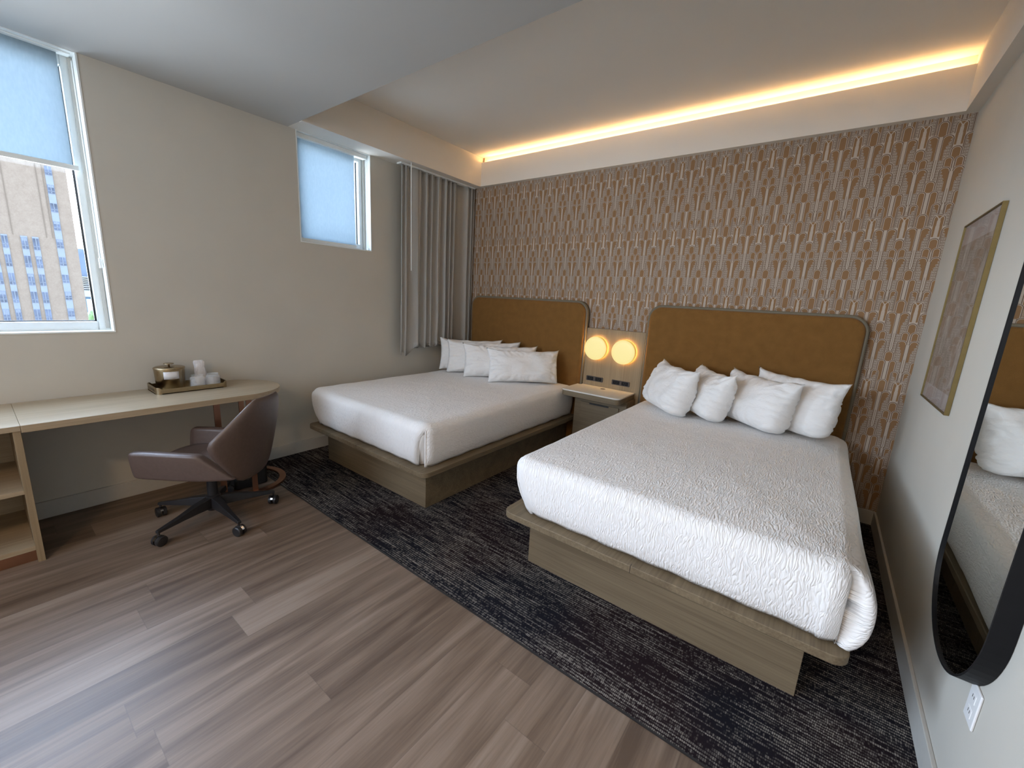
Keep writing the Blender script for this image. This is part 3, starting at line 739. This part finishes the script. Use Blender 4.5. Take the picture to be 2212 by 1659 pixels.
# ------------------------------------------------------------------ pillows
def pillow(A, B, h, th, lean, label, group, seed, z0=.652, tip=.035, mat='pillow', rise=0, rnd_=1.0):
    """standing pillow, long axis from A to B (xy), leaning over by angle `lean` (radians)"""
    A = Vector((A[0], A[1], 0)); B = Vector((B[0], B[1], 0)); L = (B-A).length; d = (B-A).normalized(); nrm = Vector((d.y, -d.x, 0))
    NU, NV = 56, 36
    def prof(u, v):
        e = max(0, (1-abs(u)**3.4))**.5 * max(0, (1-abs(v)**3.0))**.5
        return e
    verts = []; faces = []
    upv = (Vector((0, 0, 1))*math.cos(lean) + (-nrm)*math.sin(lean)); nv = (nrm*math.cos(lean)+Vector((0, 0, 1))*math.sin(lean))
    base = (A+B)/2+Vector((0, 0, z0+h/2*math.cos(lean)+rise))
    rnd = random.Random(seed); ph = rnd.uniform(0, 50)
    for side in (1, -1):
        for j in range(NV+1):
            for i in range(NU+1):
                u = -1+2*i/NU; v = -1+2*j/NV
                # edges bow inwards between the corners
                bx = 1-.055*(1-v*v)*abs(u)**2; bz = 1-.085*(1-u*u)*abs(v)**2
                x = u*L/2*bx; z = v*h/2*bz
                # ears: corners reach out
                c = (abs(u)*abs(v))**7
                x += math.copysign(tip*.35*c, u); z += math.copysign(tip*.5*c, v)
                if v < 0:
                    cb = rnd_*(abs(u)**4)*(abs(v)**4); x -= math.copysign(.07*cb, u); z += .055*cb
                # slump: weight sinks to the bottom, top edge sags in the middle
                fat = 1.0-.22*v
                w = prof(u, v)
                y = side*th/2*w*fat
                edge = 1-min(1, w*1.3)
                wr = noise.noise(Vector((u*3.2+ph, v*2.6, side*3+ph)))*.015*w
                rad_ = math.atan2(v, u*1.4)
                pk = math.sin(rad_*26+noise.noise(Vector((u*4, v*4, ph)))*6)*.0095*(max(0, w)**.5)*max(0, 1-w)*2.2
                diag = math.sin((u*7+v*5)*2.2+noise.noise(Vector((u*2, v*2, ph+9)))*5)*.0035*w*edge*3
                y += side*(wr+pk+diag)
                z += noise.noise(Vector((u*3+ph, 9.1, 2)))*.016*max(0, v)
                y += .014*noise.noise(Vector((u*1.6+ph, v*1.6, 5)))
                z = max(z, -h/2+.002*math.sin(u*20))
                P = base + d*x + upv*z + nv*y
                if P.z < z0: P.z = z0+.002
                verts.append(P)
    n = (NU+1)*(NV+1)
    for s_ in range(2):
        for j in range(NV):
            for i in range(NU):
                a = s_*n+j*(NU+1)+i; q = [a, a+1, a+NU+2, a+NU+1]
                faces.append(q if s_ == 0 else q[::-1])
    # weld the rim
    bmv = {}
    o = link_mesh('pillow', [tuple(v) for v in verts], faces, mat, loc=tuple((A+B)/2+Vector((0, 0, z0))), smooth=True)
    bm = bmesh.new(); bm.from_mesh(o.data); bmesh.ops.remove_doubles(bm, verts=bm.verts, dist=.0012); bm.to_mesh(o.data); bm.free()
    # hem band: the sewn opening strip along the near end
    tag(o, label, 'pillow', group)
    return o
G1 = 'pillows on the bed by the curtain'
pillow((.20, -.62), (.76, -.19), .36, .19, .26, 'white pillow farthest left in the row, against the grey curtain', G1, 1, .665, rnd_=.25)
pillow((.38, -.68), (1.03, -.20), .36, .20, .28, 'white pillow second from the curtain in the row of four', G1, 2, .665, rnd_=.25)
pillow((.69, -.74), (1.27, -.21), .35, .20, .28, 'white pillow third from the curtain in the row of four', G1, 3, .665, rnd_=.25)
pillow((1.04, -.75), (1.55, -.22), .34, .21, .30, 'white pillow nearest the nightstand on the bed by the curtain, foremost of four', G1, 4, .665, rnd_=.25)
G2 = 'pillows on the bed beside the mirror wall'
pillow((2.55, -.23), (2.96, -.70), .39, .25, .30, 'plump white pillow nearest the nightstand on the bed beside the mirror wall', G2, 5, .665)
pillow((2.87, -.20), (3.20, -.66), .385, .23, .28, 'plump white pillow second from the nightstand on the mirror-side bed', G2, 6, .665)
pillow((3.12, -.20), (3.59, -.64), .39, .25, .26, 'plump white pillow third from the nightstand on the mirror-side bed', G2, 7, .665)
pillow((3.31, -.20), (3.85, -.52), .41, .21, .18, 'tall white pillow nearest the mirror wall, with an upright pointed corner', G2, 8, .665)

# ------------------------------------------------------------------ curtain
def curtain():
    t = thing('curtain', (.12, -.55, .84), 'grey pleated curtain in the corner beside the tan headboard', 'curtain')
    y0, y1 = -1.085, -.030; N = 360; rows = 26
    verts = []; faces = []
    rnd = random.Random(5)
    # irregular pleats: depth as function of y
    for j in range(rows+1):
        z = 2.745-(2.745-.835)*j/rows; k = j/rows
        for i in range(N+1):
            s = i/N; y = y0+(y1-y0)*s
            ph = s*11.0+1.6*noise.noise(Vector((s*5, 0, 3)))+.25*k*noise.noise(Vector((s*4, k*2, 7)))
            amp = (.026+.020*noise.noise(Vector((s*6, 1, 1))))*(.80+.12*k)
            if s < .20: amp *= .22+.78*(s/.20)**1.5
            x = .105+amp*math.sin(2*math.pi*ph)+.012*math.sin(2*math.pi*(ph*2.0+.2))*(1-.5*k)
            yy = y+.016*math.cos(2*math.pi*ph)*(.4+.6*k)
            yy -= .02*k*(1-s)
            if j == rows: z += .004*math.sin(ph*4)
            verts.append((x, yy, z))
    for j in range(rows):
        for i in range(N):
            a = j*(N+1)+i; faces.append([a, a+1, a+N+2, a+N+1])
    link_mesh('fabric', verts, faces, 'curtain', t, smooth=True, solid=.003)
    MB().box(.06, .13, -1.10, -.03, 2.735, 2.7495).build('track', 'frame_white', t)
    w = MB().tube([(.20, -1.035, 2.745), (.20, -1.03, 1.725)], .0045, 8).build('wand', 'frame_white', t)
curtain()

# ------------------------------------------------------------------ desk and shelf unit
def desk():
    t = thing('desk', (.3, -3.1, 0), 'long pale oak desk with a rounded end on copper legs, along the window wall', 'desk')
    zt, th = .75, .038
    pts = [(.004, -3.775), (.585, -3.775), (.585, -2.77)]
    for i in range(0, 25):
        a = R(0+180*i/24)*.5 if False else R(180*i/24)
        pts.append((.2945+.2905*math.cos(a), -2.735+.2905*math.sin(a)))
    pts.append((.004, -2.77))
    MB().prism(pts, zt-th, zt).build('desktop', 'desk_y', t, bevel=.002)
    # oval ring foot
    cx, cy, rx, ry = .315, -2.705, .245, .235
    ring = MB(); rs = []
    for i in range(64):
        a = 2*math.pi*i/64; ca, sa = math.cos(a), math.sin(a)
        rs.append([(cx+(rx+dx)*ca, cy+(ry+dx)*sa, z) for dx, z in ((-.022, 0.004), (.022, 0.004), (.022, .018), (-.022, .018))])
    rs.append(rs[0]); ring.rings(rs, False, False)
    ring.build('foot_ring', 'copper', t)
    for k, (lx, ly, w, d) in enumerate(((.535, -2.93, .012, .035), (.545, -2.74, .012, .035), (.085, -2.63, .012, .035))):
        MB().box(lx-w/2, lx+w/2, ly-d/2, ly+d/2, .016, zt-th).build('leg', 'copper', t)
    MB().box(.07, .55, -2.96, -2.60, zt-th-.006, zt-th).build('leg_plate', 'copper', t)
    # shelf unit
    u = thing('shelf_unit', (.3, -4.3, 0), 'open oak shelf unit with copper toe kick supporting the desk end', 'shelf')
    ya, yb = -5.0, -3.7757
    MB().box(.004, .585, ya, yb, zt-.028, zt).build('top_panel', 'desk_y', u, bevel=.0015)
    MB().box(.004, .58, yb-.028, yb-.001, .0, zt-.028).build('side_panel', 'desk_z', u, bevel=.001)
    MB().box(.004, .58, ya+.001, ya+.028, .0, zt-.028).build('side_panel', 'desk_z', u, bevel=.001)
    MB().box(.004, .02, ya+.028, yb-.028, .07, zt-.028).build('back_panel', 'desk_y', u)
    MB().box(.02, .57, ya+.028, yb-.028, .385, .408).build('shelf', 'desk_y', u, bevel=.001)
    MB().box(.02, .575, ya+.028, yb-.028, .07, .095).build('shelf', 'desk_y', u, bevel=.001)
    MB().box(.50, .545, ya+.028, yb-.028, .0, .07).build('toe_kick', 'copper', u)
desk()

def tray_things():
    x0, x1, y0, y1, z = .012, .252, -3.172, -2.762, .7505
    t = thing('serving_tray', ((x0+x1)/2, (y0+y1)/2, z), 'rectangular brass tray with cut-out end handles, on the desk', 'tray')
    MB().prism(rrect(x0, x1, y0, y1, .03), z, z+.005).build('base', 'brass', t)
    o = rrect(x0, x1, y0, y1, .03, 10); i_ = rrect(x0+.004, x1-.004, y0+.004, y1-.004, .026, 10)
    n = len(o); m = MB()
    def high(p):
        e = max(0, min(1, (abs(p[1]-(y0+y1)/2)-((y1-y0)/2-.035))/.02)); return z+.030+.016*e
    m.rings([[(p[0], p[1], z) for p in o], [(p[0], p[1], high(p)) for p in o], [(q[0], q[1], high(p)) for p, q in zip(o, i_)], [(q[0], q[1], z+.004) for q in i_]], False, False)
    m.build('rim', 'brass', t)
    for yy, s in ((y0, -1), (y1, 1)):
        MB().box((x0+x1)/2-.07, (x0+x1)/2+.07, yy-.0006-.0005, yy+.0045+.0006, z+.016, z+.034).build('handle_slot', 'darkbrass', t)
    # ice bucket
    bx, by, bz = .122, -3.062, z+.0055
    b = thing('ice_bucket', (bx, by, bz), 'round brushed brass ice bucket with a white card taped on it, on the tray', 'bucket')
    MB().lathe(bx, by, [(.074, bz), (.078, bz+.003), (.085, bz+.142), (.086, bz+.146)], 48).build('body', 'brass', b, smooth=False)
    MB().lathe(bx, by, [(.087, bz+.146), (.088, bz+.150), (.086, bz+.155), (.078, bz+.158), (.03, bz+.160), (.002, bz+.160)], 48).build('lid', 'brass', b)
    MB().lathe(bx, by, [(.006, bz+.160), (.006, bz+.176)], 12).build('knob_stem', 'darkbrass', b)
    MB().lathe(bx, by, [(.028, bz+.176), (.030, bz+.178), (.028, bz+.181)], 32).build('knob', 'brass', b)
    for c in b.children:
        for p in c.data.polygons: p.use_smooth = len(p.vertices) == 4
    # card curved on the front
    vs_, fs = [], []
    for k in range(9):
        a = R(-36+58*k/8)
        for zz in (bz+.082, bz+.133):
            rr = .0835+.0017*(zz-bz-.1)/.05+.001
            vs_.append((bx+rr*math.cos(a), by+rr*math.sin(a), zz))
    for k in range(8): fs.append([2*k, 2*k+2, 2*k+3, 2*k+1])
    link_mesh('card', vs_, fs, 'bag', b, smooth=True, solid=.0008)['label'] = 'crumpled clear wrapper with a white card'
    # wrapped cups
    cy_ = -2.80; cx_ = .12
    for k, (x, y, lab) in enumerate(((.192, -2.926, 'clear wrapped plastic cup next to the ice bucket on the tray'), (.188, -2.832, 'clear wrapped plastic cup at the far end of the tray'))):
        c = thing('plastic_cup', (x, y, z+.0055), lab, 'cup', 'wrapped plastic cups on the tray')
        MB().lathe(x, y, [(.036, z+.006), (.040, z+.03), (.041, z+.075), (.034, z+.086), (.036, z+.0862), (.03, z+.080)], 28).build('cup', 'wrap', c, smooth=True)
        rs = []
        for q, (rr, h) in enumerate(((.041, .006), (.044, .03), (.043, .06), (.045, .082), (.030, .092), (.038, .100))):
            rs.append([(x+rr*(1+.12*noise.noise(Vector((i*.9, q*2.1, k*5))))*math.cos(2*math.pi*i/20), y+rr*(1+.12*noise.noise(Vector((i*.7, q*1.7, k*7+3))))*math.sin(2*math.pi*i/20), z+h) for i in range(20)])
        MB().rings(rs).build('wrapper', 'wrap', c)
    x, y = .075, -2.868
    c = thing('plastic_liner_bag', (x, y, z+.0055), 'folded clear plastic bag standing up behind the wrapped cups', 'bag')
    rs = []
    for q, (a, b_, h) in enumerate(((.034, .030, .006), (.038, .032, .05), (.036, .026, .10), (.032, .020, .14), (.034, .012, .172), (.026, .004, .186))):
        rs.append([(x+b_*(1+.2*noise.noise(Vector((i*.8, q, 1))))*math.cos(2*math.pi*i/20), y-.012*q/5+a*(1+.15*noise.noise(Vector((i*.6, q*1.3, 4))))*math.sin(2*math.pi*i/20), z+h) for i in range(20)])
    MB().rings(rs).build('film', 'bag', c)
    b = MB().prism(rrect(.20, .43, -2.83, -2.60, .03), .004, .21).build('waste_bin', 'bin', loc=(.315, -2.715, .004), bevel=.006)
    tag(b, 'small black box-shaped bin standing inside the copper ring under the desk end', 'bin')
tray_things()

# ------------------------------------------------------------------ chair
def chair():
    BX, BY = .72, -3.05
    ang = .642; O = Vector((.826, -3.084, 0)); bd = Vector((math.cos(ang), math.sin(ang), 0)); nr = Vector((math.sin(ang), -math.cos(ang), 0))
    def W(lx, ly, z): return O+nr*lx+bd*ly+Vector((0, 0, z))
    t = thing('office_chair', (BX, BY, 0), 'mauve-brown leather swivel chair with a shield-shaped back at the desk', 'chair')
    # five-star base
    for k in range(5):
        a = R(4+72*k); dx, dy = math.cos(a), math.sin(a)
        hx, hy = BX+.335*dx, BY+.335*dy
        rs = []
        for s, w, z0, z1 in ((.02, .030, .085, .155), (.12, .024, .088, .142), (.22, .018, .085, .118), (.325, .013, .080, .100), (.345, .012, .078, .096)):
            px, py = BX+s*dx, BY+s*dy
            rs.append([(px-w*dy, py+w*dx, z0), (px+w*dy, py-w*dx, z0), (px+w*.8*dy, py-w*.8*dx, z1), (px-w*.8*dy, py+w*.8*dx, z1)])
        MB().rings(rs).build('base_arm', 'black', t, bevel=.004)
        ca = a+1.9+.7*k; wx, wy = math.cos(ca), math.sin(ca)
        c = thing('caster', (hx, hy, .03), None, None); c.parent = t; c.location = Vector((hx, hy, .03))-t.location
        for s in (-1, 1):
            m = MB(); rs = []
            for off, rr in ((.006, .024), (.007, .031), (.023, .031), (.027, .025)):
                cxx, cyy = hx+s*off*wx, hy+s*off*wy
                rs.append([(cxx-wy*rr*math.cos(b), cyy+wx*rr*math.cos(b), .031+rr*math.sin(b)) for b in [2*math.pi*i/20 for i in range(20)]])
            m.rings(rs).build('wheel', 'black', c)
        MB().tube([(hx, hy, .035), (hx, hy, .085)], .007, 8).build('stem', 'black', c)
        m = MB(); rs = []
        for off in (-.007, .007):
            rs.append([(hx+off*wx-wy*rr*math.cos(b), hy+off*wy+wx*rr*math.cos(b), .033+rr*math.sin(b)) for b, rr in [(R(20+140*i/8), .034) for i in range(9)]+[(R(160-140*i/8), .031) for i in range(9)]])
        m.rings(rs).build('hood', 'chrome', c)
    MB().lathe(BX, BY, [(.038, .065), (.040, .16), (.030, .165), (.028, .26), (.030, .30), (.022, .302), (.022, .39)], 24).build('gas_column', 'black', t, smooth=False)
    # mechanism under the seat, toward the back bracket
    c0 = Vector((BX, BY, 0)); p1 = W(0, .05, 0); 
    m = MB()
    rs = [[tuple(c0-bd*.10+nr*a+Vector((0, 0, z))) for a, z in ((-.09, .375), (.09, .375), (.09, .405), (-.09, .405))],
          [tuple(W(a, .18, z)) for a, z in ((-.08, .345), (.08, .345), (.08, .40), (-.08, .40))]]
    m.rings(rs).build('mechanism', 'black', t, bevel=.008)
    MB().tube([W(0, .10, .37), W(0, .24, .34), W(0, .275, .37), W(0, .285, .42)], [.030, .030, .022, .014], 10, .5).build('back_bracket', 'black', t, smooth=True)
    MB().tube([W(-.05, -.08, .385), W(-.20, -.10, .375), W(-.25, -.10, .372)], .008, 8).build('tilt_lever', 'black', t, smooth=True)
    # seat cushion
    NS = 48; rings = []
    def seat_ring(sc, z, zc=0):
        r_ = []
        for i in range(NS):
            a = 2*math.pi*i/NS; cx_, sx_ = math.cos(a), math.sin(a)
            e = 2/3.2
            u = math.copysign(abs(cx_)**e, cx_); v = math.copysign(abs(sx_)**e, sx_)
            lx = .215*sc*u*(1-.18*max(0, v)); ly = -.02+.265*sc*v
            dz = .02*(v*-1 if v < 0 else -.3*v)*0+(-.012*(1-u*u))
            r_.append(tuple(W(lx, ly, z+dz*sc+(.01*v if v < 0 else 0))))
        return r_
    MB().rings([seat_ring(.86, .402), seat_ring(.97, .412), seat_ring(1.0, .435), seat_ring(.99, .462), seat_ring(.94, .477), seat_ring(.75, .480), seat_ring(.35, .474), seat_ring(.05, .472)]).build('seat', 'leather', t, smooth=True)
    # arms: padded side shells
    for s in (1, -1):
        m = MB(); n = 22; rs = []
        def arm_outline():
            pts = [(-.250, .402), (-.262, .418), (-.262, .530), (-.255, .556), (-.232, .566), (.085, .566), (.118, .560), (.135, .548), (.27, .408), (.27, .400), (.25, .398), (-.20, .398)]
            return pts
        pts = arm_outline()
        # densify with Chaikin smoothing
        for _ in range(2):
            q = []
            for i in range(len(pts)):
                p0, p1_ = pts[i], pts[(i+1) % len(pts)]
                q += [(p0[0]*.75+p1_[0]*.25, p0[1]*.75+p1_[1]*.25), (p0[0]*.25+p1_[0]*.75, p0[1]*.25+p1_[1]*.75)]
            pts = q
        cxp = sum(p[0] for p in pts)/len(pts); czp = sum(p[1] for p in pts)/len(pts)
        for off, sc in ((-.030, .80), (-.028, .93), (-.018, .99), (0, 1.0), (.014, .99), (.022, .93), (.024, .80)):
            ring = []
            for (ly, z) in pts:
                lyy = cxp+(ly-cxp)*(.5+.5*sc if abs(off) < .029 else sc); zz = czp+(z-czp)*sc
                bow = .225-.045*max(0, lyy)/.26*max(0, lyy)/.26-.02*(1-(z-.40)/.16)
                ring.append(tuple(W(s*(bow+off), lyy, zz)))
            rs.append(ring)
        m.rings(rs).build('armrest', 'leather', t, smooth=True)
    # back shell
    NU, NV = 33, 25; zc0, zc1 = .365, .868
    def half(z):
        k = [(.365, .10), (.380, .135), (.45, .195), (.55, .262), (.615, .292), (.64, .296), (.67, .288), (.76, .215), (.84, .140), (.860, .115), (.868, .095)]
        for a, b in zip(k, k[1:]):
            if z <= b[0]:
                f = (z-a[0])/(b[0]-a[0]); return a[1]+(b[1]-a[1])*f
        return k[-1][1]
    rs = []
    zs = [zc0+(zc1-zc0)*(.5-.5*math.cos(math.pi*j/NV)) for j in range(NV+1)]
    ring_list = []
    for side, thk in ((1, .0), (-1, .0)): pass
    verts = []; faces = []
    for j, z in enumerate(zs):
        hw = half(z); row = []
        edge_z = max(0, 1-((z-(zc0+zc1)/2)/((zc1-zc0)/2))**6)
        loop = []
        for i in range(NU): loop.append((-1+2*i/(NU-1), 1))
        for i in range(NU-2, 0, -1): loop.append((-1+2*i/(NU-1), -1))
        for (uu, sd) in loop:
            lx = hw*uu; e = max(0, 1-abs(uu)**6)**.5*edge_z**.5
            ly = .290+(z-.38)*.215-lx*lx*1.35
            ly += sd*.024*e+(.010*e if sd < 0 else 0)*-1*0
            verts.append(tuple(W(lx, ly, z)))
    n = 2*NU-2
    for j in range(NV):
        for i in range(n):
            k = (i+1) % n; faces.append([j*n+i, j*n+k, (j+1)*n+k, (j+1)*n+i])
    faces.append(list(range(n))[::-1]); faces.append([NV*n+i for i in range(n)])
    link_mesh('backrest', verts, faces, 'leather', t, smooth=True)
chair()

# ------------------------------------------------------------------ right wall: art, mirror, outlet
def right_wall():
    y0, y1, z0, z1 = -1.195, -.572, 1.080, 2.005
    a = thing('framed_print', (RW-.002, (y0+y1)/2, z0), 'gold framed abstract print behind glass on the right wall', 'picture')
    fw_, d = .006, .017
    x = RW-.001
    MB().box(x-d, x, y0, y0+fw_, z0, z1).box(x-d, x, y1-fw_, y1, z0, z1).box(x-d, x, y0+fw_, y1-fw_, z0, z0+fw_).box(x-d, x, y0+fw_, y1-fw_, z1-fw_, z1).build('frame', 'gold', a)
    MB().box(x-.009, x-.002, y0+fw_, y1-fw_, z0+fw_, z1-fw_).build('print', 'art', a)
    MB().box(x-.0140, x-.0128, y0+fw_, y1-fw_, z0+fw_, z1-fw_).build('glass', 'artglass', a)
    # pill mirror
    yc, r_, zb, zt = -2.085, .285, .435, 2.12
    m = thing('wall_mirror', (RW-.002, yc, zb), 'tall pill-shaped mirror in a deep black metal frame', 'mirror')
    def pill(rr, x):
        p = []
        for i in range(33): t_ = R(180+180*i/32); p.append((x, yc+rr*math.cos(t_), zb+r_+rr*math.sin(t_)))
        for i in range(33): t_ = R(180*i/32); p.append((x, yc+rr*math.cos(t_), zt-r_+rr*math.sin(t_)))
        return p
    xw, xf = RW-.001, RW-.048
    MB().rings([pill(r_, xw), pill(r_, xf), pill(r_-.003, xf-.001), pill(r_-.007, xf), pill(r_-.007, xw-.004)], False, False).build('frame', 'blackmetal', m)
    mm = MB(); p = pill(r_-.0065, xf+.006); b = len(mm.v); mm.rings([p, pill(r_-.0065, xf+.010)]); mm.build('mirror_glass', 'mirror', m)
    t = thing('wall_outlet', (RW-.002, -2.273, .44), 'white wall outlet under the black framed mirror', 'outlet')
    MB().box(RW-.007, RW-.0005, -2.312, -2.236, .382, .497).build('plate', 'outlet_white', t, bevel=.003)
    for z in (.415, .463):
        s = MB().box(RW-.0085, RW-.0065, -2.290, -2.258, z-.014, z+.014).build('socket', 'outlet_white', t, bevel=.004)
        MB().box(RW-.0092, RW-.0083, -2.281, -2.2795, z-.002, z+.008).box(RW-.0092, RW-.0083, -2.269, -2.2675, z-.002, z+.008).build('slots', 'bronzeplate', s)
right_wall()
